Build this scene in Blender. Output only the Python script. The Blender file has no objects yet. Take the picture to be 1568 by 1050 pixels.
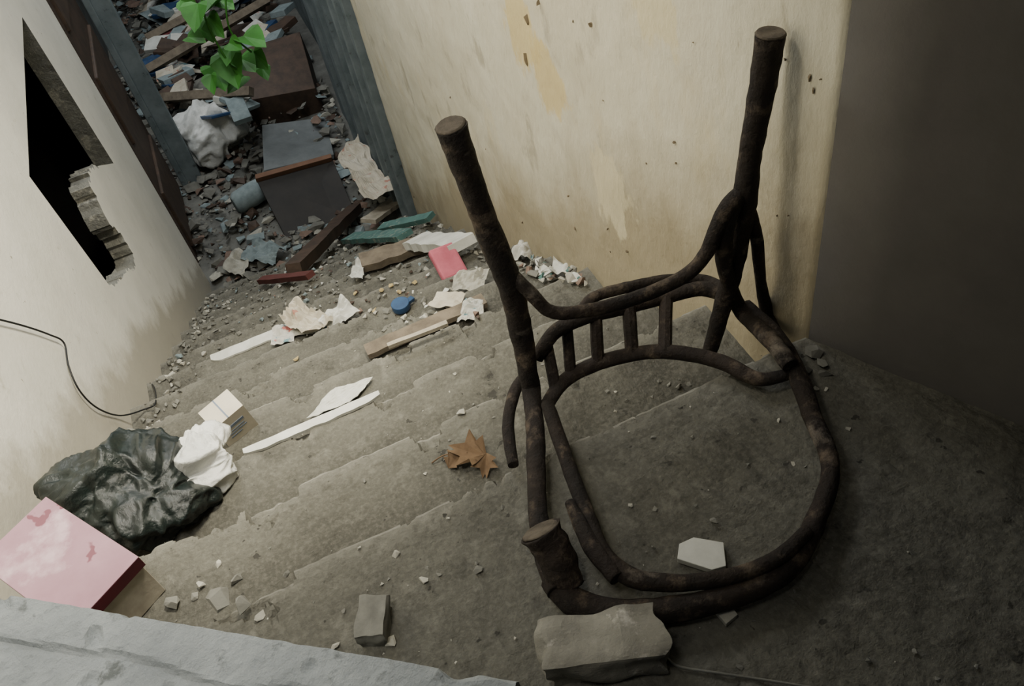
import bpy, bmesh, math, random
from mathutils import Vector, Matrix, noise, Euler
random.seed(7)
S=bpy.context.scene
# ---------------- camera / survey geometry ----------------
F=1300.0; CX,CY=784.0,525.0
CAM=Vector((0,0,1.127))
pit=math.radians(46); hd=math.radians(13.5); ro=math.radians(13.6)
fh=Vector((math.sin(hd),math.cos(hd),0)); r0=Vector((math.cos(hd),-math.sin(hd),0)); Z=Vector((0,0,1))
fw=fh*math.cos(pit)-Z*math.sin(pit); u0=fh*math.sin(pit)+Z*math.cos(pit)
cr=r0*math.cos(ro)-u0*math.sin(ro); cu=r0*math.sin(ro)+u0*math.cos(ro)
cam=bpy.data.cameras.new('camera'); co=bpy.data.objects.new('camera',cam); S.collection.objects.link(co)
M=Matrix((cr,cu,-fw)).transposed().to_4x4(); M.translation=CAM; co.matrix_world=M
cam.sensor_width=36; cam.lens=36*F/1568; cam.clip_start=0.02
S.camera=co
def ray(x,y): return cr*(x-CX)-cu*(y-CY)+fw*F
def on_z(x,y,z): d=ray(x,y); return CAM+d*((z-CAM.z)/d.z)
def on_x(x,y,v): d=ray(x,y); return CAM+d*((v-CAM.x)/d.x)
def on_y(x,y,v): d=ray(x,y); return CAM+d*((v-CAM.y)/d.y)
Y0=.80; T=.3185; R=.19; NS=14; XL=-.82; XR=.70; ZF=-R*NS; YCN=.79; SL=.5
def sh(Y):
    if Y<Y0: return 0.0
    return -R*min(NS,int((Y-Y0)/T)+1)
def on_s(x,y,up=0.0):
    d=ray(x,y)/F; t=.3
    while t<14:
        p=CAM+d*t
        if p.z<sh(p.y)+up: return p
        t+=.004
    return p
# ---------------- mesh builder ----------------
class B:
    def __init__(s): s.v=[];s.f=[];s.m=[];s.sm=[]
    def add(s,vs,fs,mi=0,smooth=False):
        o=len(s.v); s.v+= [Vector(v) for v in vs]
        for k,f in enumerate(fs): s.f.append([o+i for i in f]); s.m.append(mi[k] if isinstance(mi,list) else mi); s.sm.append(smooth)
    def box(s,c,size,rot=(0,0,0),mi=0,jit=0.0):
        q=Euler(rot).to_matrix(); c=Vector(c); vs=[]
        for x in(-.5,.5):
            for y in(-.5,.5):
                for z in(-.5,.5):
                    j=Vector([random.uniform(-jit,jit) for _ in range(3)])
                    vs.append(c+q@(Vector((x*size[0],y*size[1],z*size[2]))+j))
        s.add(vs,[(0,1,3,2),(4,6,7,5),(0,4,5,1),(2,3,7,6),(0,2,6,4),(1,5,7,3)],mi)
    def hull(s,pts,mi=0,smooth=False):
        bm=bmesh.new()
        for p in pts: bm.verts.new(p)
        r=bmesh.ops.convex_hull(bm,input=bm.verts)
        for v in [v for v in bm.verts if not v.link_faces]: bm.verts.remove(v)
        bm.verts.index_update()
        s.add([v.co.copy() for v in bm.verts],[[v.index for v in f.verts] for f in bm.faces],mi,smooth); bm.free()
    def chunk(s,c,size,mi=0,n=12,flat=1.0):
        if not hasattr(size,'__len__'): size=(size,size*random.uniform(.6,1),size*random.uniform(.4,.8)*flat)
        a=random.uniform(0,6.28); ca,sa=math.cos(a),math.sin(a); pts=[]
        for i in range(n):
            v=Vector([random.gauss(0,1) for _ in range(3)]).normalized()*random.uniform(.8,1)*.5
            x,y,z=v.x*size[0],v.y*size[1],v.z*size[2]
            pts.append(Vector(c)+Vector((x*ca-y*sa,x*sa+y*ca,z)))
        s.hull(pts,mi)
    def tube(s,pts,rad,mi=0,n=12,seg=8,closed=False,wob=0.0,smooth=True,asp=1.0):
        pts=[Vector(p) for p in pts]
        if not hasattr(rad,'__len__'): rad=[rad]*len(pts)
        P=[];Rr=[]; L=len(pts)
        for i in range(L if closed else L-1):
            g=lambda k: pts[k%L] if closed else pts[max(0,min(L-1,k))]
            p0,p1,p2,p3=g(i-1),g(i),g(i+1),g(i+2)
            for j in range(seg):
                t=j/seg
                P.append(.5*((2*p1)+(p2-p0)*t+(2*p0-5*p1+4*p2-p3)*t*t+(3*p1-p0-3*p2+p3)*t**3))
                Rr.append(rad[i%L]*(1-t)+rad[(i+1)%L]*t)
        if not closed: P.append(pts[-1]);Rr.append(rad[-1])
        vs=[];fs=[];K=len(P); nrm=None
        for i in range(K):
            if closed: tg=P[(i+1)%K]-P[i-1]
            else: tg=P[min(K-1,i+1)]-P[max(0,i-1)]
            tg.normalize()
            if nrm is None:
                nrm=tg.cross(Vector((0,0,1)))
                if nrm.length<.2: nrm=tg.cross(Vector((0,1,0)))
            nrm=(nrm-tg*nrm.dot(tg)).normalized(); b=tg.cross(nrm)
            for k in range(n):
                a=2*math.pi*k/n; q=nrm*math.cos(a)+b*math.sin(a)*asp
                r=Rr[i]
                if wob: r*=1+wob*noise.noise((P[i]+q*Rr[i])*45)+wob*.6*noise.noise(P[i]*14)+wob*.4*noise.noise((P[i]+q*Rr[i])*110)
                vs.append(P[i]+q*r)
        for i in range(K if closed else K-1):
            for k in range(n):
                a=i*n+k;b2=i*n+(k+1)%n;i2=(i+1)%K
                fs.append((a,b2,i2*n+(k+1)%n,i2*n+k))
        s.add(vs,fs,mi,smooth)
        if not closed:
            o=len(s.v)-len(vs)
            s.f.append([o+k for k in range(n)][::-1]);s.m.append(mi);s.sm.append(False)
            s.f.append([o+(K-1)*n+k for k in range(n)]);s.m.append(mi);s.sm.append(False)
    def sheet(s,c4,mi=0,n=10,amp=.01,fr=12,thick=.001):
        a,b,c,d=[Vector(p) for p in c4]; vs=[];fs=[]
        off=random.uniform(0,99)
        nn=(b-a).cross(d-a).normalized()
        if nn.z<0: nn=-nn
        for i in range(n+1):
            for j in range(n+1):
                u,v=i/n,j/n
                p=a*(1-u)*(1-v)+b*u*(1-v)+c*u*v+d*(1-u)*v
                q=p*fr+Vector((off,0,0))
                p=p+nn*amp*(abs(noise.noise(q))*1.6+.7*abs(noise.noise(q*2.3)))
                e=.05*(a-c).length
                p+=Vector((noise.noise(q+Vector((5,3,1))),noise.noise(q+Vector((1,9,1))),0))*e
                vs.append(p)
        for i in range(n):
            for j in range(n):
                o=i*(n+1)+j; fs.append((o,o+n+1,o+n+2,o+1))
        s.add(vs,fs,mi,False)
    def blob(s,c,size,mi=0,sub=4,amp=.25,fr=3.,smooth=True,rot=0,floorf=None):
        # crumpled sack: isotropic ridged displacement of an already flattened sack
        bm=bmesh.new(); bmesh.ops.create_icosphere(bm,subdivisions=sub,radius=.5); off=Vector((random.uniform(0,50),3,7)); vs=[]
        ca,sa=math.cos(rot),math.sin(rot); ms=(size[0]*size[1]*size[2])**(1/3)
        rd=lambda q:(.42-abs(noise.noise(q)))
        for v in bm.verts:
            d=v.co.normalized(); p=v.co*(1+.5*noise.noise(v.co*2.2+off))
            p=Vector((p.x*size[0],p.y*size[1],p.z*size[2]))
            q=p/ms*fr+off; q=q+Vector((noise.noise(q*.7),noise.noise(q*.7+Vector((9,0,0))),noise.noise(q*.7+Vector((0,9,0)))))*.8
            n=Vector((d.x/size[0],d.y/size[1],d.z/size[2])).normalized()
            p=p+n*ms*amp*(rd(q)+.5*rd(q*2.0+Vector((4,4,4)))+.28*rd(q*4.1)+.12*rd(q*8))
            p=p+Vector((noise.noise(q*1.1+Vector((2,0,0))),noise.noise(q*1.1+Vector((0,2,0))),0))*ms*amp*.5
            w=Vector(c)+Vector((p.x*ca-p.y*sa,p.x*sa+p.y*ca,p.z))
            if floorf: w.z=max(w.z,floorf(w.y)+.003)
            w.x=max(w.x,XL+.01)
            vs.append(w)
        bm.verts.index_update()
        s.add(vs,[[v.index for v in f.verts] for f in bm.faces],mi,smooth); bm.free()
    def done(s,name,mats,bevel=0):
        me=bpy.data.meshes.new(name); me.from_pydata(s.v,[],s.f); me.update()
        for m in (mats if isinstance(mats,(list,tuple)) else [mats]): me.materials.append(m)
        me.polygons.foreach_set('material_index',s.m); me.polygons.foreach_set('use_smooth',s.sm)
        o=bpy.data.objects.new(name,me); S.collection.objects.link(o)
        if bevel:
            b=o.modifiers.new('bev','BEVEL'); b.width=bevel; b.segments=2
        return o
# ---------------- materials ----------------
def mat(name,c1,c2=None,scale=8,rough=.85,bump=.3,bscale=60,c3=None,c3s=30,c3t=.62,stretch=None,spec=.3,c3w=.05,det=6,bdist=.004,spots=None,grime=None,specks=None,tread=None,c4=None):
    m=bpy.data.materials.new(name); m.use_nodes=True; n=m.node_tree.nodes; l=m.node_tree.links
    bs=n['Principled BSDF']; bs.inputs['Roughness'].default_value=rough; bs.inputs['Specular IOR Level'].default_value=spec
    tc=n.new('ShaderNodeTexCoord'); mp=n.new('ShaderNodeMapping'); l.new(tc.outputs['Object'],mp.inputs[0])
    if stretch: mp.inputs['Scale'].default_value=stretch
    def N(sc,dt=det):
        t=n.new('ShaderNodeTexNoise'); t.inputs['Scale'].default_value=sc; t.inputs['Detail'].default_value=dt; t.inputs['Roughness'].default_value=.65; l.new(mp.outputs[0],t.inputs[0]); return t
    def MX(f,a,b):
        x=n.new('ShaderNodeMix'); x.data_type='RGBA'; l.new(f,x.inputs[0])
        for i,v in ((6,a),(7,b)):
            if isinstance(v,tuple): x.inputs[i].default_value=(*v,1)
            else: l.new(v,x.inputs[i])
        return x.outputs[2]
    def MA(op,a,b):
        x=n.new('ShaderNodeMath'); x.operation=op
        for i,v in ((0,a),(1,b)):
            if isinstance(v,(int,float)): x.inputs[i].default_value=v
            else: l.new(v,x.inputs[i])
        return x.outputs[0]
    def RP(src,a,b,c=0,d=1):
        r=n.new('ShaderNodeMapRange'); r.inputs[1].default_value=a; r.inputs[2].default_value=b; r.inputs[3].default_value=c; r.inputs[4].default_value=d; l.new(src,r.inputs[0]); return r.outputs[0]
    c2=c2 or tuple(x*.75 for x in c1)
    col=MX(RP(N(scale).outputs[0],.35,.65),c1,c2)
    if c3: col=MX(RP(N(c3s).outputs[0],c3t,c3t+c3w),col,c3)
    if c4: col=MX(RP(N(c4[1],10).outputs[0],c4[2],c4[2]+c4[3]),col,c4[0])
    if tread:  # shading painted in so steps read: dark tread back, worn pale front edge
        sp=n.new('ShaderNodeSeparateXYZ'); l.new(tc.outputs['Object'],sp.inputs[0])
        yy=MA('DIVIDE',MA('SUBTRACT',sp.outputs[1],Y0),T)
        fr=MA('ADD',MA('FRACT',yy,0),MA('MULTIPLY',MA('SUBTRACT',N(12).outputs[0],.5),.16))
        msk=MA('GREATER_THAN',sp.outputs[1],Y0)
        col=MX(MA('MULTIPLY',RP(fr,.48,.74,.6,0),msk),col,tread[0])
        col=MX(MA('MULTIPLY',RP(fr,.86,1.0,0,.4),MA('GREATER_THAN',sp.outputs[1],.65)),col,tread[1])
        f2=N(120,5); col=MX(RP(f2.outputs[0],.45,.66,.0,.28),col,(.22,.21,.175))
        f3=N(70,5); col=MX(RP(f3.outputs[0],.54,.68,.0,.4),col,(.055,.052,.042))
    if grime:
        sp=n.new('ShaderNodeSeparateXYZ'); l.new(tc.outputs['Object'],sp.inputs[0])
        h=MA('ADD',sp.outputs[2],MA('MULTIPLY',MA('ADD',sp.outputs[1],-.8),.596))
        h=MA('SUBTRACT',h,MA('MULTIPLY',N(3.5).outputs[0],grime[1]))
        col=MX(RP(h,-.12,grime[2],grime[3],0),col,grime[0])
    if specks:
        col=MX(RP(N(specks[1],3).outputs[0],specks[2],specks[2]+.02),col,specks[0])
    if spots:
        for (c,r,colr) in spots:
            vd=n.new('ShaderNodeVectorMath'); vd.operation='DISTANCE'
            mp2=n.new('ShaderNodeMapping'); mp2.vector_type='POINT'; l.new(tc.outputs['Object'],mp2.inputs[0])
            mp2.inputs['Scale'].default_value=(1,.6,.6); vd.inputs[1].default_value=(c[0],c[1]*.6,c[2]*.6)
            l.new(mp2.outputs[0],vd.inputs[0])
            dd=MA('ADD',vd.outputs['Value'],MA('MULTIPLY',MA('ADD',N(11).outputs[0],-.5),r*2.4))
            col=MX(RP(dd,r*.85,r*1.05,.8,0),col,colr)
    l.new(col,bs.inputs['Base Color'])
    if bump:
        b=n.new('ShaderNodeBump'); b.inputs['Strength'].default_value=bump; b.inputs['Distance'].default_value=bdist
        l.new(N(bscale,8).outputs[0],b.inputs['Height']); l.new(b.outputs[0],bs.inputs['Normal'])
    return m
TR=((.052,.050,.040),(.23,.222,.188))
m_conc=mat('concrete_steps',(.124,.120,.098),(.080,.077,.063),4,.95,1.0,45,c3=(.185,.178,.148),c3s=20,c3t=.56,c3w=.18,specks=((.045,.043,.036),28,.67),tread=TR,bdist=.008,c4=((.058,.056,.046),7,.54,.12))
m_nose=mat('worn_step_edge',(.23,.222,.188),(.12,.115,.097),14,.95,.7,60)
m_riser=mat('dark_step_riser',(.058,.056,.046),(.038,.036,.031),8,.95,.7,50)  # darker tone for risers and the back corner of treads
m_edge=mat('parapet_concrete',(.42,.45,.45),(.29,.315,.32),9,.95,.9,60,c3=(.17,.185,.18),c3s=30,c3t=.6,c3w=.1,bdist=.008)
W1=on_x(800,45,XR); W2=on_x(1000,15,XR); W4=on_x(835,115,XR); W5=on_x(930,290,XR)
YC=(.58,.46,.22)
m_wall=mat('cream_plaster',(.62,.59,.47),(.53,.49,.37),2.0,.9,.7,30,c3=(.55,.48,.30),c3s=2.6,c3t=.56,c3w=.18,stretch=(1,1,.6),bdist=.007,
  grime=((.31,.26,.165),.6,.16,.85),specks=((.28,.23,.14),19,.73),spots=[(tuple(W1),.075,YC),(tuple(W4),.065,YC),(tuple(W2),.05,(.58,.51,.32)),(tuple(W5),.07,(.58,.52,.35))],c4=((.42,.385,.29),6,.58,.08))
m_wl=mat('white_plaster',(.76,.74,.665),(.66,.645,.575),2.5,.9,.5,30,c3=(.52,.495,.41),c3s=9,c3t=.64,c3w=.12,grime=((.36,.33,.26),.5,.0,.75),specks=((.42,.39,.32),22,.70))
m_jamb=mat('exposed_masonry',(.25,.25,.22),(.15,.148,.13),10,.95,1.0,35,c3=(.34,.33,.28),c3s=14,c3t=.56,bdist=.02)
m_grey=mat('shade_toned_plaster',(.12,.112,.105),(.085,.08,.075),2,.95,.5,30)  # near wall's shade is put into this dark base colour
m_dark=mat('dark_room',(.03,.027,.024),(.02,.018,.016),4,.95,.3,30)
m_cor=mat('corridor_plaster',(.16,.17,.165),(.08,.085,.08),3,.95,.3,30)
m_wood=mat('chair_wood',(.013,.0105,.009),(.032,.023,.017),12,.75,1.0,70,c3=(.115,.088,.062),c3s=24,c3t=.54,c3w=.16,spec=.25,bdist=.008,c4=((.17,.145,.115),9,.60,.10))
m_end=mat('chair_endgrain',(.12,.10,.075),(.055,.045,.033),40,.9,.6,120)
m_blue=mat('bluegrey_paint',(.20,.235,.24),(.12,.15,.155),6,.7,.3,40,c3=(.08,.09,.09),c3s=12,c3t=.62)
m_brown=mat('dark_brown_wood',(.085,.055,.038),(.045,.032,.024),10,.6,.4,50)
m_board=mat('black_board',(.018,.017,.015),(.03,.026,.022),6,.6,.2,40)
m_plank=mat('weathered_plank',(.20,.165,.12),(.11,.09,.067),14,.9,.6,60)
m_lplank=mat('light_plank',(.42,.38,.31),(.28,.25,.19),14,.9,.4,60)
m_teal=mat('teal_painted_wood',(.08,.17,.15),(.05,.11,.10),14,.7,.4,60,c3=(.20,.23,.19),c3s=20,c3t=.56)
m_white=mat('white_paper',(.62,.62,.57),(.45,.45,.40),9,.8,.2,40)
m_paper=mat('printed_paper',(.54,.50,.41),(.38,.34,.26),9,.85,.3,40,c3=(.40,.20,.15),c3s=14,c3t=.6)
m_print=mat('magazine_page',(.52,.50,.44),(.38,.39,.36),12,.6,.2,40,c3=(.14,.25,.27),c3s=20,c3t=.56,c4=((.42,.15,.13),16,.62,.03))
m_pink=mat('pink_marbled',(.35,.21,.25),(.28,.155,.19),7,.55,.1,40,c3=(.47,.34,.375),c3s=6,c3t=.56,c3w=.1,specks=((.18,.07,.09),13,.64))
m_red=mat('dark_red_edge',(.09,.012,.018),(.06,.01,.014),9,.5,.1,40)
m_beige=mat('beige_side',(.48,.44,.35),(.36,.32,.25),20,.9,.2,60)
m_bagk=mat('black_plastic',(.012,.019,.017),(.007,.010,.009),9,.27,.7,16,spec=.5,bdist=.015)
m_bagw=mat('white_plastic',(.68,.68,.64),(.52,.53,.50),9,.40,.7,18,spec=.4,bdist=.015)
m_leafd=mat('dry_leaf',(.15,.095,.05),(.09,.055,.028),30,.8,.3,60)
m_leaf=mat('green_leaf',(.07,.27,.04),(.04,.15,.02),4,.5,.2,60)
m_sponge=mat('pink_sponge',(.52,.14,.18),(.40,.10,.13),9,.9,.4,60)
m_rub=mat('rubble_grey',(.20,.197,.17),(.125,.122,.105),14,.95,.5,60)
m_rubl=mat('rubble_light',(.44,.425,.36),(.30,.29,.245),14,.95,.4,60)
m_brick=mat('rubble_brick',(.22,.155,.12),(.16,.11,.085),14,.95,.4,60)
m_bl=mat('rubble_blue',(.25,.30,.30),(.16,.20,.205),14,.9,.3,60)
m_blue2=mat('blue_plastic',(.03,.075,.16),(.02,.045,.10),14,.4,.1,60)
m_wire=mat('wire',(.012,.014,.016),(.01,.01,.01),14,.5,0)
m_yel=mat('yellow_foam',(.44,.35,.17),(.34,.26,.12),14,.9,.3)
rubm=[m_rub,m_rubl,m_brick,m_bl,m_white,m_brown,m_teal]
# ---------------- stairs ----------------
def stairs():
    prof=[]
    y=-1.0
    while y<Y0-.05: prof.append((y,0,0));y+=.02
    for k in range(NS):
        yn=Y0+T*k; z=-R*k
        if k:
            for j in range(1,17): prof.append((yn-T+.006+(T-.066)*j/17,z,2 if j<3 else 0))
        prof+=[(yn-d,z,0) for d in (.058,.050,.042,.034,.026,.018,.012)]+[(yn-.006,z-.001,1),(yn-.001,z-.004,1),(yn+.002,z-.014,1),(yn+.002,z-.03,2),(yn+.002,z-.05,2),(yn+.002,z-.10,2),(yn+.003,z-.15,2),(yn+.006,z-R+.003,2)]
    NX=320; vs=[];fs=[];mi=[]
    hits=[(on_z(615,632,-R*2).x,2,.07),(on_z(745,545,-R*2).x,2,.04),(on_z(425,790,-R).x,1,.06),(on_z(385,885,0).x,0,.07),(on_z(650,660,-R).x,1,.03),(-.35,4,.06),(.2,5,.07),(.1,3,.04),(.35,1,.04),(-.2,3,.05),(.3,3,.03)]
    for (y,z,q) in prof:
        xr=XR+max(0,(YCN-y)*SL)
        for i in range(NX+1):
            x=XL+(xr-XL)*i/NX
            k=(y-Y0)/T; kk=round(k); fr=abs(k-kk)*T
            e=noise.noise(Vector((x*3.5,kk*3.1,0)))*.30+noise.noise(Vector((x*11,kk*7.3,2)))*.28+noise.noise(Vector((x*34,kk*5.3,y*30)))*.3
            for (hx,hk,hw) in hits:
                if hk==kk: e+=.55*max(0,min(1,1.8*(1-abs(x-hx)/hw)))
            near=max(0,1-fr/.06)
            if y<Y0-.065: near=0
            top=z>-R*kk-.06
            th=.08+.55*(1-near)           # broken-off region narrows away from the edge
            ch=1 if e>th else max(0,1-(th-e)/.03)
            dz=0
            if near>0 and top and ch>0: dz=-ch*(.016+.010*noise.noise(Vector((x*50,y*50,kk))))*(1 if z>-R*kk-.02 else .5)
            dy=0
            if near>0 and top: dy-=near*ch*.010
            if near>0: dy+=near*(.005*noise.noise(Vector((x*3,kk,5)))+.002*noise.noise(Vector((x*17,kk,5))))
            dz+=.004*noise.noise(Vector((x*6,y*6,z*3)))+.003*noise.noise(Vector((x*25,y*25,z*3)))+.0026*noise.noise(Vector((x*70,y*70,z*3)))
            vs.append((x,y+dy,z+dz))
    for a in range(len(prof)-1):
        for i in range(NX):
            o=a*(NX+1)+i; fs.append((o,o+1,o+NX+2,o+NX+1)); mi.append(prof[a][2])
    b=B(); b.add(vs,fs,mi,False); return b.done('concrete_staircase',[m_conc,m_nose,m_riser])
stairs()
b=B(); b.box((0,8.9,ZF-.05),(4.2,8.0,.1)); b.done('floor',mat('rubble_floor',(.18,.18,.16),(.10,.10,.09),6,.95,.8,30))
# ---------------- walls ----------------
def wallcurve(name,x,th,outer,holes,m):
    cu_=bpy.data.curves.new(name,'CURVE'); cu_.dimensions='2D'; cu_.fill_mode='BOTH'; cu_.extrude=th/2
    for poly in [outer]+holes:
        sp=cu_.splines.new('POLY'); sp.points.add(len(poly)-1)
        for i,(a,c) in enumerate(poly): sp.points[i].co=(a,c,0,1)
        sp.use_cyclic_u=True
    o=bpy.data.objects.new(name,cu_); S.collection.objects.link(o)
    o.matrix_world=Matrix(((0,0,1,x),(1,0,0,0),(0,1,0,0),(0,0,0,1)))
    dg=bpy.context.evaluated_depsgraph_get(); me=bpy.data.meshes.new_from_object(o.evaluated_get(dg))
    me.transform(o.matrix_world); bpy.data.objects.remove(o)
    me.materials.clear(); me.materials.append(m); me.materials.append(m_jamb)
    for p in me.polygons:
        p.material_index=1 if abs(p.normal.x)<.5 else 0; p.use_smooth=False
    o=bpy.data.objects.new(name,me); S.collection.objects.link(o); return o
def yz(x,y): p=on_x(x,y,XL); return (p.y,p.z)
hole=[(45,270),(166,435),(180,434),(192,418),(208,408),(204,388),(188,362),(170,345),(158,325),(148,300),(138,285),(136,262),(150,254),(174,250),(34,26)]
hp=[yz(*h) for h in hole]
hj=[]
for i in range(len(hp)):
    a=hp[i]; c=hp[(i+1)%len(hp)]; L=math.dist(a,c); nn=max(1,int(L/.02)) if 1<=i<12 else 1
    for j in range(nn):
        t=j/nn; jj=.014 if (1<=i<12 and j) else 0
        hj.append((a[0]*(1-t)+c[0]*t+random.uniform(-jj,jj),a[1]*(1-t)+c[1]*t+random.uniform(-jj,jj)))
WT=.09
wallcurve('wall_left',XL-WT/2,WT,[(.2,-.6),(.2,2.3),(5.3,2.3),(5.3,-2.9),(3.5,-2.3)],[hj],m_wl)
b=B()
for (x,y) in [(138,268),(140,282),(148,296),(155,312),(160,328),(172,345),(185,362),(195,378),(202,392),(200,408),(188,422),(150,290),(168,338)]:
    p=on_x(x,y,XL-.06)
    for k in range(16): b.chunk(p+Vector((random.uniform(-.07,.035),random.uniform(-.08,.01),random.uniform(-.04,.04))),random.uniform(.02,.07),random.choice([0,0,1,2]))
b.done('broken_masonry',[m_rub,mat('broken_plaster',(.30,.29,.245),(.19,.185,.155),14,.95,.5),m_brick])
b=B()
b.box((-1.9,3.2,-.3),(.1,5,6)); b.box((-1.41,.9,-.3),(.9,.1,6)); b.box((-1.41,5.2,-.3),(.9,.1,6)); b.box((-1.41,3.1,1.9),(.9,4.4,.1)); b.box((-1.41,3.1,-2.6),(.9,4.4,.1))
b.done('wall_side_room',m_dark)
def gridwall(name,fn,nu,nv,m,th=.12):
    vs=[];fs=[]
    for i in range(nu+1):
        for j in range(nv+1):
            vs.append(fn(i/nu,j/nv))
    for i in range(nu):
        for j in range(nv):
            o=i*(nv+1)+j; fs.append((o,o+1,o+nv+2,o+nv+1))
    b=B(); b.add(vs,fs,0,True); o=b.done(name,m)
    s=o.modifiers.new('sol','SOLIDIFY'); s.thickness=th; s.offset=-1 ; return o
def cream(u,v):
    y=YCN+u*(4.75-YCN); z=-2.8+v*5.3
    f=min(1,(y-YCN)/.1)
    x=XR+f*(.007*noise.noise(Vector((y*2,z*2,0)))+.003*noise.noise(Vector((y*9,z*9,3)))+.0015*noise.noise(Vector((y*22,z*22,3))))
    return (x,y,z)
gridwall('wall_right',cream,200,240,m_wall)
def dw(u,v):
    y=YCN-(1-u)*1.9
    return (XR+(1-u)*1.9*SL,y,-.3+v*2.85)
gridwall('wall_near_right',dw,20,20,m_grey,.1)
b=B(); b.box((.42,-1.1,1.2),(2.5,.1,2.4)); b.done('shade_wall_back',m_dark)  # unseen wall, added to keep light off the landing
b=B(); b.box((.5,-.10,2.6),(2.8,1.9,.1)); b.done('shade_slab_top',m_dark)  # unseen slab, added over the landing to darken it
b=B()
nk=[(808,30,10,16),(806,90,8,20),(825,5,7,8),(905,38,10,6),(1032,218,6,5),(1240,118,8,12),(1246,138,5,8),(1292,165,5,16),(1100,330,4,3),(990,250,3,3),(1035,250,3,3),(880,350,9,4),(1190,330,3,3),(870,300,4,3),(930,350,5,4),(800,340,5,4),(960,385,6,4)]
for i in range(14): nk.append((random.uniform(620,1280),random.uniform(0,430),random.uniform(1.5,2.5),random.uniform(1.5,4)))
for x,y,w,h in nk:
    p=on_x(x,y,XR-.002); s_=(p-CAM).length/F
    if p.z<sh(p.y)+.03 or p.y<YCN+.02: continue
    b.chunk(p,(.006,w*s_*1.3,h*s_*1.6),0,12)
b.done('wall_plaster_nicks',mat('nick',(.24,.19,.12),(.15,.12,.08),20))
b=B(); b.box((XR+.15,8.8,-1.4),(.12,8.0,2.6)); b.done('wall_corridor_right',m_blue)
b=B(); b.box((-1.3,9.2,-1.4),(.12,7.4,2.6)); b.done('wall_corridor_left',m_cor)
b=B(); b.box((0,12.5,-1.4),(3.0,.12,2.6)); b.done('wall_corridor_end',m_cor)
b=B()
yy=4.80
for i,w in enumerate([.10,.05,.16,.05,.22,.06,.3,.06,.4,.06,.5]):
    b.box((XR-.01-(.03 if i%2 else 0),yy+w/2,-1.35),(.07,w*.92,2.7)); yy+=w+.02
b.done('trim_door_frame_boards',m_blue,.006)
b=B(); b.box((-.72,6.75,-1.35),(.13,.10,2.7)); b.box((-.80,6.68,-1.35),(.05,.05,2.7)); b.done('door_post',m_blue,.008)
b=B(); b.box((-.88,6.1,-1.4),(.05,1.1,2.6))
for z in(-2.3,-1.4,-.6): b.box((-.85,6.1,z),(.03,.9,.5))
b.done('door_1',m_brown,.01)
# ---------------- parapet ----------------
def parapet():
    A=on_z(-90,888,.33); C=on_z(792,1036,.33)
    d=(C-A).normalized(); nrm=Vector((-d.y,d.x,0))
    if nrm.y>0: nrm=-nrm
    n1=240; w=.113; vs=[];fs=[]; L=(C-A).length
    prof=[(0,-.33),(0,-.12),(0,-.05),(.001,-.010),(.004,0)]+[(w*j/30,0) for j in range(2,29)]+[(w-.006,0),(w,-.010),(w+.002,-.1),(w+.002,-.33)]
    m=len(prof)
    for i in range(n1+1):
        p=A+d*L*i/n1
        for (o,z) in prof:
            q=p+nrm*o+Vector((0,0,z)); e=noise.noise(q*22)*.4+noise.noise(q*70)*.5
            k=.003
            ch=max(0,noise.noise(q*26+Vector((3,3,3)))-.28)*.02 if o<.02 and z>-.1 else 0
            if z<-.2:k=0;ch=0
            st=-.006*min(1,max(0,(o-w*.42+.012*noise.noise(q*14))/.005)) if o<w-.001 and z==0 else 0
            pit_=-.02*max(0,noise.noise(q*30)-.35)
            vs.append(q+nrm*(k*e+ch if o<w/2 else -k*e)+Vector((0,0,-abs(k*e)*.8+st-ch*.5+(pit_ if z==0 else 0))))
    for i in range(n1):
        for j in range(m-1):
            o=i*m+j; fs.append((o,o+m,o+m+1,o+1))
    fs.append(list(range(m))); fs.append([n1*m+j for j in range(m)][::-1])
    b=B(); b.add(vs,fs); b.done('concrete_parapet',m_edge)
parapet()
# ---------------- chair ----------------
c=B()
RZ=.024
def z_(L,z=RZ): return [on_z(x,y,z) for x,y in L]
def y_(L): return [on_y(x,y,Y) for x,y,Y in L]
W=.10
left=y_([(690,192,.95),(712,255,.948),(745,345,.945),(782,440,.94),(800,520,.935),(812,590,.92)])
c.tube(left,[.0215,.0195,.0195,.0205,.0185,.0165],0,18,wob=W)
c.tube([left[0],left[0]-(left[1]-left[0]).normalized()*.003],[.0215,.018],1,16,2)
right=y_([(1180,52,.90),(1168,130,.90),(1150,230,.90),(1140,310,.90),(1125,400,.90),(1112,450,.90),(1098,500,.90),(1086,540,.90)])
c.tube(right,[.0215,.0195,.018,.0195,.018,.017,.015,.013],0,18,wob=W)
c.tube([right[0],right[0]-(right[1]-right[0]).normalized()*.003],[.0215,.019],1,16,2)
side=[left[-2],left[-1]]+z_([(820,660),(821,720),(824,790),(836,850),(858,905)],.03)
c.tube(side,[.0165,.0165,.0155,.015,.015,.017,.019],0,14,wob=W)
c.tube(z_([(803,572),(786,606),(778,655),(786,712)],.015),[.008,.011,.011,.009],0,12,wob=W)
front=z_([(846,885),(880,922),(950,938),(1050,930),(1140,905),(1208,868),(1248,800),(1272,715),(1245,640),(1215,560),(1180,508),(1140,470)],RZ)
c.tube(front,[.019,.020,.019,.018,.017,.016,.015,.014,.0145,.016,.016,.015],0,14,wob=W)
hoop=z_([(838,618),(868,705),(898,785),(925,850),(968,884),(1040,892),(1120,882),(1190,855),(1238,812)],.040)
c.tube(hoop,[.012,.0115,.012,.014,.014,.012,.0115,.0115,.010],0,12,wob=W)
arch=z_([(836,622),(862,585),(900,562),(950,546),(1005,538),(1060,543),(1110,556),(1160,580),(1210,572)],.022)
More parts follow.
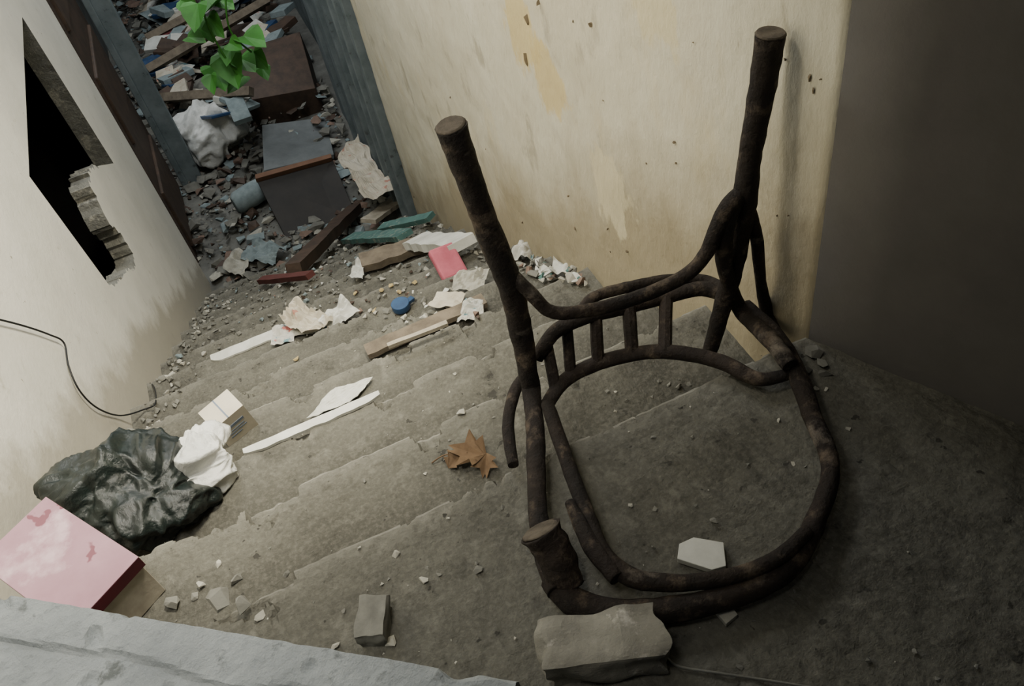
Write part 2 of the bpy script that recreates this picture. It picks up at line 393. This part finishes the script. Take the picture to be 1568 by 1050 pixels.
c.tube(arch,[.012,.013,.014,.014,.014,.014,.014,.013,.010],0,12,wob=W*.6,asp=.8)
rail=y_([(822,548,.95),(850,508,.955),(900,484,.96),(960,470,.965),(1020,455,.965),(1075,442,.955),(1118,455,.915)])
c.tube(rail,[.012,.013,.0135,.013,.012,.014,.014],0,12,wob=W*.6)
c.tube(y_([(885,482,.965),(910,455,.985),(960,440,.99),(1030,428,.99),(1080,430,.97),(1115,445,.92)]),[.010,.010,.011,.011,.011,.011],0,10,wob=W)
for xt,yt,xb,yb,w in [(868,500,874,572,.010),(912,482,916,556,.011),(963,470,968,542,.012),(1020,458,1018,540,.012),(838,530,850,592,.010)]:
    p=on_y(xt,yt,.96); q=on_z(xb,yb,.022); c.tube([p,(p+q)/2,q],w,0,8,4,smooth=False,wob=.05)
c.tube(y_([(780,418,.94),(812,448,.915),(838,474,.90),(870,479,.89),(935,468,.885),(1000,446,.885),(1050,421,.885),(1080,390,.885),(1098,350,.887),(1114,318,.892),(1134,296,.90)]),[.012,.011,.011,.011,.0115,.0115,.0115,.012,.0135,.0145,.013],0,12,wob=W*.7)
c.tube(y_([(1130,300,.90),(1112,340,.888),(1108,390,.885),(1115,430,.89),(1135,475,.89)])+z_([(1180,520),(1210,560)],.045),[.013,.015,.014,.013,.014,.0155,.013],0,12,wob=W)
c.tube(y_([(1136,290,.90),(1158,360,.895),(1165,430,.89),(1178,490,.885)])+z_([(1205,540)],.04),[.012,.011,.010,.012,.012],0,12,wob=W)
st=on_z(870,898,.025); top=on_z(828,812,.090)
c.tube([st,(st+top)/2+Vector((0.003,0,0)),top],[.022,.0255,.0295],0,18,wob=W*2)
c.tube([top,top+(top-st).normalized()*.004],[.0295,.023],1,16,2)
c.tube(z_([(872,768),(888,800),(908,838),(945,886)],.045),[.007,.012,.014,.012],0,12,wob=W)
c.done('bentwood_chair',[m_wood,m_end])
# ---------------- loose things ----------------
def rock(name,x,y,size,rotz,m):
    p=on_s(x,y); bm=bmesh.new(); bmesh.ops.create_cube(bm,size=1); bmesh.ops.subdivide_edges(bm,edges=bm.edges,cuts=14,use_grid_fill=True)
    bb=B(); vs=[];ca,sa=math.cos(rotz),math.sin(rotz)
    for v in bm.verts:
        q=v.co.copy(); sph=q.normalized()*.62; q=q.lerp(sph,.15)
        w_=Vector((q.x*size[0],q.y*size[1],q.z*size[2]))*14
        q*=1+.18*noise.noise(q*2.2+Vector((x,y,0)))+.16*noise.noise(w_+Vector((x,0,0)))+.08*noise.noise(w_*3)
        X,Y,Zz=q.x*size[0],q.y*size[1],(q.z+.47)*size[2]
        vs.append(p+Vector((X*ca-Y*sa,X*sa+Y*ca,max(Zz,0.001))))
    bm.verts.index_update(); bb.add(vs,[[v.index for v in f.verts] for f in bm.faces]); bm.free(); return bb.done(name,m)
m_chunk=mat('chunk_plaster',(.25,.24,.20),(.14,.133,.11),12,.95,.8,60,c3=(.42,.40,.35),c3s=9,c3t=.58)
rock('concrete_chunk',925,1005,(.15,.07,.07),-.35,m_chunk)
rock('concrete_chunk',580,960,(.04,.06,.04),-.4,m_rub)
def slab(name,pts,z,th,m):
    b=B(); P=[on_z(x,y,z) for x,y in pts]; n=len(P)
    b.add([p-Vector((0,0,th)) for p in P]+P,[tuple(range(n))[::-1],tuple(range(n,2*n))]+[(i,(i+1)%n,n+(i+1)%n,n+i) for i in range(n)])
    return b.done(name,m,.001)
slab('tile_shard',[(1040,832),(1062,822),(1108,830),(1112,866),(1090,872),(1037,855)],.014,.012,m_white)
slab('tile_shard',[(1095,935),(1118,925),(1130,940),(1112,955)],.012,.01,m_rubl)
b=B()
for x,y,s_,mi in [(607,850,.020,1),(650,890,.019,1),(733,875,.018,0),(310,897,.024,1),(335,865,.020,1),(400,945,.024,1),(440,880,.016,0),(640,1000,.01,1),(790,978,.008,1),(795,880,.01,0),(708,634,.025,1),(697,573,.014,1),(1133,1022,.012,0),(1265,598,.012,1),(1250,596,.012,1),(345,905,.020,1),(655,870,.010,0),(600,985,.022,1),(515,990,.018,1),(1025,590,.015,0),(1055,590,.015,0),(960,615,.012,0),(930,600,.012,0),(665,1000,.01,1),(300,915,.02,0),(1245,545,.04,0),(1265,575,.03,0),(1235,570,.03,0),(1258,560,.03,0),(340,925,.05,0),(365,890,.03,0),(375,930,.035,0),(268,925,.04,0),(1095,800,.02,0),(965,775,.012,1),(1060,670,.008,0),(1040,595,.02,0),(1010,585,.012,0)]:
    b.chunk(on_s(x,y)+Vector((0,0,s_*.25)),s_,mi)
for i in range(1100):
    x=random.uniform(XL+.03,XR-.02); y=random.uniform(.1,3.5); s_=random.choice([.003,.004,.005,.006,.008,.011]); b.chunk((x,y,sh(y)+s_*.2),s_,random.choice([0,0,0,1]),8)
for i in range(1000):
    y=random.uniform(1.3,4.9); e=abs(random.gauss(0,.07))
    s_=random.uniform(.010,.035)*(.6+y*.2); x=XL+.03+e if random.random()<.65 else XR-.04-e
    if x>0 and y<2.0: continue
    b.chunk((x,y,sh(y)+s_*.25),s_,random.choice([0,0,0,0,1]),9)
for i in range(1900):
    y=2.8+2.1*random.random()**.8; x=random.uniform(XL+.04,XR-.05); s_=random.uniform(.008,.045)*random.choice([.5,1,1])
    b.chunk((x,y,sh(y)+s_*.25),s_,random.choice([0,0,0,0,1,3]),9)
b.done('rubble_on_steps',rubm)
b=B()
for i in range(4200):
    y=random.uniform(5.0,11.5); x=random.uniform(-.80 if y<5.5 else -1.15,XR-.08); s_=random.choice([.02,.03,.04,.06,.08,.12,.17])*random.uniform(.7,1.2)
    if y<5.5 and x<XL+.08: continue
    hgt=.25*max(0,noise.noise(Vector((x*1.5,y*1.1,0))))+.12*(y>7)
    b.chunk((x,y,ZF+hgt*random.random()+s_*.2),s_,random.choice([0,0,0,0,0,0,0,1,3,3,0,5,2]) ,9,.7)
for i in range(80):
    y=random.uniform(7.4,11); x=random.uniform(-.7,.4); z=ZF+random.uniform(.1,.35); a=random.uniform(0,3); w=random.uniform(.06,.2)
    p=Vector((x,y,z)); d=Vector((math.cos(a),math.sin(a),random.uniform(-.3,.3)))*w; e=Vector((-math.sin(a),math.cos(a),random.uniform(-.3,.3)))*w*.7
    b.sheet([p-d-e,p+d-e,p+d+e,p-d+e],random.choice([4,3,0,5,7,3,8,10,5,10]),5,.03,6)
b.done('rubble_heap',rubm+[m_paper,m_blue2,m_sponge,m_print])
b=B()
for i in range(46):
    x,y=random.choice([(265,60),(240,100),(410,60),(415,30),(285,135),(270,30),(350,165)]); p=on_z(x+random.uniform(-25,20),y+random.uniform(-20,20),ZF+.42)
    b.box(p,(random.uniform(.12,.24),random.uniform(.15,.3),random.uniform(.02,.06)),(random.uniform(-.3,.3),random.uniform(-.3,.3),random.uniform(0,3)),random.choice([0,1,2,3,4,5,0,3]))
b.done('scattered_books',[m_bl,m_blue2,m_paper,m_brown,mat('maroon_cover',(.16,.04,.04),(.11,.03,.03)),m_white],.004)
def pinkbox():
    b=B(); z=-R+.125
    A,Bp,C=on_z(70,760,z),on_z(212,852,z),on_z(112,922,z)
    e1=(Bp-A); e2=(C-Bp); e2=e2-e1*(e2.dot(e1)/e1.length_squared); e2=e2.normalized()*.15; D=A+e2; C=Bp+e2
    def layer(z0,z1,ins,mi):
        cen=(A+C)/2; P=[p+(cen-p)*ins for p in (A,Bp,C,D)]
        b.add([Vector((p.x,p.y,z0)) for p in P]+[Vector((p.x,p.y,z1)) for p in P],[(3,2,1,0),(4,5,6,7),(0,1,5,4),(1,2,6,5),(2,3,7,6),(3,0,4,7)],mi)
    layer(z-.002,z,0,0); layer(z-.028,z-.002,.0,1); layer(-R+.003,z-.028,.06,2)
    b.done('pink_box',[m_pink,m_red,m_beige],.0015)
pinkbox()
b=B(); p=on_s(222,790); b.blob(p+Vector((.0,.03,.06)),(.29,.21,.18),0,6,.30,1.6,rot=-.4,floorf=sh); b.done('black_plastic_bag',m_bagk)
b=B(); p=on_s(305,738); b.blob(p+Vector((0,.0,.045)),(.21,.15,.10),0,6,.30,1.6,rot=.5,floorf=sh); b.done('white_plastic_bag',m_bagw)
b=B(); p=on_s(366,672); b.box(p+Vector((0,.03,.055)),(.095,.075,.11),(0.15,-.1,.35),0)
q3=Euler((0.15,-.1,.35)).to_matrix(); cc=p+Vector((0,.03,.055))
for k,(u,v,a,h) in enumerate([(0,.018,.06,.010),(0,.0,.05,.004),(0,-.010,.055,.004),(-.01,-.022,.035,.004)]):
    b.box(cc+q3@Vector((u,-.0382,v)),(a,.001,h),(0.15,-.1,.35),1)
b.box(cc+q3@Vector((0,0,.0555)),(.004,.075,.001),(0.15,-.1,.35),1)
b.done('small_carton',[mat('carton',(.60,.55,.44),(.50,.45,.35),8,.7,.1),mat('carton_print',(.20,.24,.30))],.0)
def bar(name,a,bb,k,w,m):
    z=-R*k+.004; yn=Y0+T*k; p=on_z(*a,z); q=on_z(*bb,z); vs=[];n=24
    for i in range(n+1):
        x=p.x+(q.x-p.x)*i/n; f=.5+.5*min(1,8*min(i,n-i)/n); j=.0025*noise.noise(Vector((x*20,k,0))); j2=.006*noise.noise(Vector((x*25,k,4)))
        vs+=[Vector((x,yn+.004+j,z-.012)),Vector((x,yn+.003+j,z+.004)),Vector((x,yn-w*f+j2,z+.004)),Vector((x,yn-w*f+j2,z-.004))]
    fs=[(4*i+k2,4*i+(k2+1)%4,4*i+4+(k2+1)%4,4*i+4+k2) for i in range(n) for k2 in range(4)]+[(0,3,2,1),(4*n,4*n+1,4*n+2,4*n+3)]
    b=B(); b.add(vs,fs); b.done(name,m)
bar('white_edge_strip',(372,688),(582,604),2,.022,m_white)
bar('white_edge_strip',(322,545),(440,499),6,.05,m_white)
def zs(x,y): return on_s(x,y).z
def paperz(name,pts,m,z,amp=.02,n=14,fr=18):
    P=[on_z(x,y,z) for x,y in pts]; b=B(); b.sheet(P,0,n,amp,fr); o=b.done(name,m); s=o.modifiers.new('s','SOLIDIFY'); s.thickness=.0015; return o
paperz('crumpled_paper',[(468,642),(545,612),(570,578),(505,600)],m_white,zs(515,610)+.012,.012)
paperz('crumpled_paper',[(435,500),(470,520),(520,500),(450,462)],m_paper,zs(480,495)+.03,.05,18,14)
paperz('crumpled_paper',[(490,500),(520,505),(552,480),(520,465)],m_white,zs(520,490)+.03,.05,16,14)
paperz('magazine_page',[(415,530),(450,525),(455,500),(420,505)],m_print,zs(430,515)+.02,.02)
paperz('magazine_page',[(700,495),(740,490),(742,462),(715,462)],m_print,zs(720,480)+.03,.03)
paperz('magazine_page',[(450,515),(500,510),(505,490),(455,495)],m_print,zs(470,505)+.015,.015)
paperz('magazine_page',[(655,470),(700,475),(715,452),(672,448)],m_paper,zs(690,460)+.02,.015)
paperz('crumpled_paper',[(780,400),(815,405),(828,380),(800,370)],m_print,zs(810,390)+.03,.05,16,14)
paperz('crumpled_paper',[(840,420),(870,428),(875,408),(850,400)],m_white,zs(860,415)+.04,.04,14,14)
paperz('crumpled_paper',[(690,445),(740,450),(750,415),(705,420)],m_rubl,zs(720,430)+.04,.03)
paperz('crumpled_paper',[(535,425),(556,432),(560,408),(548,402)],m_white,zs(548,418)+.04,.03)
paperz('crumpled_paper',[(370,400),(420,410),(440,380),(390,372)],m_bl,zs(400,390)+.06,.06,14,9)
paperz('crumpled_paper',[(345,415),(375,425),(385,395),(360,385)],m_rubl,zs(365,400)+.06,.05,14,9)
def leafmesh(b,c,s_,Rm,mi,maple=True):
    pr=[(0,0),(.12,.12),(.45,.25),(.25,.38),(.55,.62),(.2,.62),(.08,1),(0,.8)] if maple else [(0,.05),(.2,-.02),(.40,.1),(.46,.32),(.36,.58),(.18,.82),(0,1.05)]
    vs=[];n=len(pr)
    for sx in(1,-1):
        for (x,y) in pr: vs.append(Vector(c)+Rm@Vector((sx*x*s_,(y-.5)*s_,.3*abs(x)*s_+.08*s_*math.sin(y*5))))
    fs=[]
    for i in range(1,n-1): fs.append((0,i,i+1)); fs.append((n,n+i+1,n+i))
    b.add(vs,fs,mi)
def RZX(a,t): return Matrix.Rotation(a,3,'Z')@Matrix.Rotation(t,3,'X')
b=B(); p=on_s(718,700); leafmesh(b,p+Vector((0,0,.018)),.08,RZX(.9,.25),0); leafmesh(b,p+Vector((.02,-.045,.015)),.05,RZX(2.6,-.3),0); leafmesh(b,p+Vector((-.025,0,.012)),.045,RZX(-1.2,.3),0)
b.tube([p+Vector((.0,0,.015)),p+Vector((-.04,.02,.012)),p+Vector((-.07,.02,.006))],.0015,0,6)
b.done('dry_leaf',m_leafd)
def plank(name,a,bb,w,th,m,lift=.02):
    p=on_s(*a)+Vector((0,0,lift)); q=on_s(*bb)+Vector((0,0,lift))
    d=(q-p); L=d.length; d.normalize(); s_=d.cross(Z).normalized(); u=s_.cross(d)
    b=B(); vs=[];nn=14
    for i in range(nn+1):
        c0=p+d*L*i/nn
        for (a1,a2) in((-.5,-.5),(.5,-.5),(.5,.5),(-.5,.5)):
            vs.append(c0+s_*w*a1*(1+.25*noise.noise(c0*20+Vector((a1,0,0))))+u*th*a2+u*.004*noise.noise(c0*8))
    fs=[(4*i+k,4*i+(k+1)%4,4*i+4+(k+1)%4,4*i+4+k) for i in range(nn) for k in range(4)]+[(0,3,2,1),(4*nn,4*nn+1,4*nn+2,4*nn+3)]
    b.add(vs,fs); return b.done(name,m)
plank('splintered_plank',(565,548),(745,470),.05,.02,m_plank,.03)
plank('splintered_plank',(600,545),(690,510),.015,.012,m_lplank,.042)
plank('wooden_plank',(558,415),(650,385),.10,.04,m_plank,.05)
plank('teal_plank',(538,375),(625,372),.10,.03,m_teal,.06)
plank('teal_plank',(590,366),(665,350),.07,.03,m_teal,.09)
plank('light_plank',(570,352),(626,310),.12,.03,m_lplank,.08)
plank('foam_pad',(642,388),(715,396),.12,.04,m_white,.08)
plank('fallen_beam',(455,425),(548,328),.09,.07,m_brown,.06)  # dark wooden beam fallen across the bottom steps
plank('red_trim_board',(405,438),(480,432),.05,.03,mat('redpaint',(.11,.035,.03)),.05)
b=B(); p=on_s(690,416); b.box(p+Vector((0,.0,.05)),(.11,.15,.04),(.45,.1,.1),0); b.done('pink_sponge',m_sponge,.01)
b=B(); p=on_s(616,474); b.tube([p+Vector((0,0,.008)),p+Vector((0,0,.035))],.034,0,20,3); b.box(p+Vector((.03,.0,.025)),(.05,.02,.015),(.1,.1,.5),0); b.done('blue_plastic_cap',m_blue2,.002)
b=B()
for x,y in [(585,447),(612,450),(636,435),(575,478),(455,552),(545,452),(600,440)]:
    p=on_s(x,y); b.chunk(p+Vector((0,0,.012)),.028,0,12)
b.done('foam_crumbs',m_yel)
b=B()
for i in range(100):
    q=on_s(random.uniform(770,925),random.uniform(375,435)); b.chunk((min(q.x-.03,XR-.05),q.y,q.z+.02),random.uniform(.02,.06),random.choice([0,0,0,1,1,4,2,6]),9)
for i in range(150):
    q=on_s(random.uniform(420,740),random.uniform(400,510)); b.chunk(q+Vector((0,0,.01)),random.uniform(.01,.035),random.choice([0,0,1,1,4,2,5]),9)
b.done('debris_pile',rubm)
def panel(name,pts,depths,th,m):
    P=[on_y(x,y,d) for (x,y),d in zip(pts,depths)]; n=(P[1]-P[0]).cross(P[3]-P[0]).normalized()
    b=B(); Q=[p-n*th for p in P]; b.add(P+Q,[(0,1,2,3),(7,6,5,4),(0,4,5,1),(1,5,6,2),(2,6,7,3),(3,7,4,0)]); return b.done(name,m,.004)
panel('black_board',[(392,275),(508,243),(547,335),(448,386)],[5.95,5.95,5.4,5.4],.03,m_board)
panel('board_edge_trim',[(392,273),(508,241),(509,247),(393,280)],[5.94,5.94,5.90,5.90],.05,mat('edge_brown',(.20,.11,.07)))
panel('grey_cabinet_panel',[(402,198),(498,186),(512,243),(405,268)],[6.9,6.9,6.2,6.1],.04,mat('greypanel',(.17,.185,.185),(.13,.14,.14)))
panel('dark_chest',[(378,120),(476,90),(500,175),(395,195)],[7.8,7.7,7.1,7.1],.3,m_brown)
paperz('newspaper_bundle',[(515,243),(560,312),(608,295),(548,208)],m_paper,zs(560,280)+.35,.06,16,7)
b=B(); p=on_z(318,205,ZF+.25); b.blob(p,(.46,.38,.38),0,5,.30,1.6); b.done('white_trash_bag',m_bagw)
b=B(); p=on_z(385,298,ZF+.12); b.tube([p-Vector((.15,.05,0)),p-Vector((.11,.04,0)),p,p+Vector((.10,.035,0)),p+Vector((.14,.05,0)),p+Vector((.19,.065,0))],[.06,.09,.095,.085,.04,.035],0,16); b.done('pale_bottle',m_bl)
b=B()
for k,(x0,y0,x1,y1) in enumerate([(225,108,410,0),(250,150,385,140),(225,60,300,20)]):
    p,q=on_z(x0,y0,ZF+.45),on_z(x1,y1,ZF+.5); b.tube([p,q],.05,0,4,1,smooth=False)
b.done('broken_shelf_boards',m_plank)
b=B(); random.seed(3)
for x,y,s_ in [(300,25,.2),(322,12,.18),(300,60,.14),(335,118,.22),(355,105,.26),(378,98,.2),(388,62,.22),(398,92,.16),(325,128,.14),(362,128,.18),(405,112,.12),(350,85,.15),(330,40,.17),(318,50,.14),(290,8,.14),(345,5,.16),(360,70,.13)]:
    p=on_y(x,y,5.9+random.uniform(-.15,.15))
    Rm=Matrix.Rotation(math.radians(13.5),3,'Z').inverted()@Matrix.Rotation(random.uniform(.1,.8),3,'X')@Matrix.Rotation(3.14+random.uniform(-1,1),3,'Z')@Matrix.Rotation(random.uniform(-.4,.4),3,'Y')
    leafmesh(b,p,s_*1.05,Rm,0,False)
b.tube([on_y(305,-60,5.9),on_y(312,20,5.9),on_y(340,80,5.9),on_y(365,115,5.9)],.008,0,6)
b.tube([on_y(345,-60,5.9),on_y(350,40,5.9),on_y(385,80,5.9)],.007,0,6)
b.done('climbing_vine',m_leaf)
b=B(); xx=XL+.012
b.tube([on_x(x,y,xx) for x,y in [(-40,480),(30,497),(75,512),(98,525),(105,560),(122,598),(150,625),(185,636)]]+[on_s(225,632)+Vector((0,0,.02)),on_s(242,622)+Vector((0,0,.02)),on_s(238,595)+Vector((0,0,.02)),on_s(220,588)+Vector((0,0,.02))],.0028,0,8)
b.done('black_cable',m_wire)
b=B(); b.tube([on_z(x,y,.006) for x,y in [(1020,1005),(1040,1020),(1100,1030),(1180,1042),(1260,1055)]],.0018,0,6); b.done('thin_wire',m_rub)
# ---------------- lights ----------------
w=bpy.data.worlds.new('sky'); S.world=w; w.use_nodes=True
bg=w.node_tree.nodes['Background']; bg.inputs[0].default_value=(.88,.94,1,1); bg.inputs[1].default_value=.24
def area(name,loc,tgt,size,e,col):
    l=bpy.data.lights.new(name,'AREA'); l.size=size; l.energy=e; l.color=col; o=bpy.data.objects.new(name,l); S.collection.objects.link(o)
    o.location=loc; o.rotation_euler=(Vector(tgt)-Vector(loc)).to_track_quat('-Z','Y').to_euler(); return o
def spot(name,loc,tgt,ang,bl,e,col,rad=.25):
    l=bpy.data.lights.new(name,'SPOT'); l.spot_size=math.radians(ang); l.spot_blend=bl; l.energy=e; l.color=col; l.shadow_soft_size=rad; o=bpy.data.objects.new(name,l); S.collection.objects.link(o)
    o.location=loc; o.rotation_euler=(Vector(tgt)-Vector(loc)).to_track_quat('-Z','Y').to_euler(); return o
spot('fill_spot_cream',(-.6,1.5,2.3),(.7,2.2,.1),78,1,260,(1,.94,.80),.3)  # added spot, no visible source, brightens the cream wall
spot('fill_spot_left',(.45,1.5,2.0),(-.82,1.9,.1),75,.8,480,(1,.93,.77),.2)  # added spot standing in for sun on the left wall
spot('fill_spot_stairs',(-.4,.4,2.3),(-.50,1.4,-.6),60,1,150,(1,.96,.88),.3)  # added weak spot to lift the left landing and upper steps
area('fill_area_mid',(0,4.0,2.4),(0,3.8,-2),1.2,85,(.96,.98,1))  # added fill light above the middle of the stairs
area('fill_area_cool',(0,7.5,.9),(0,7.2,-2),2.2,50,(.94,.98,1))  # added cool fill for the lower corridor, no visible fixture
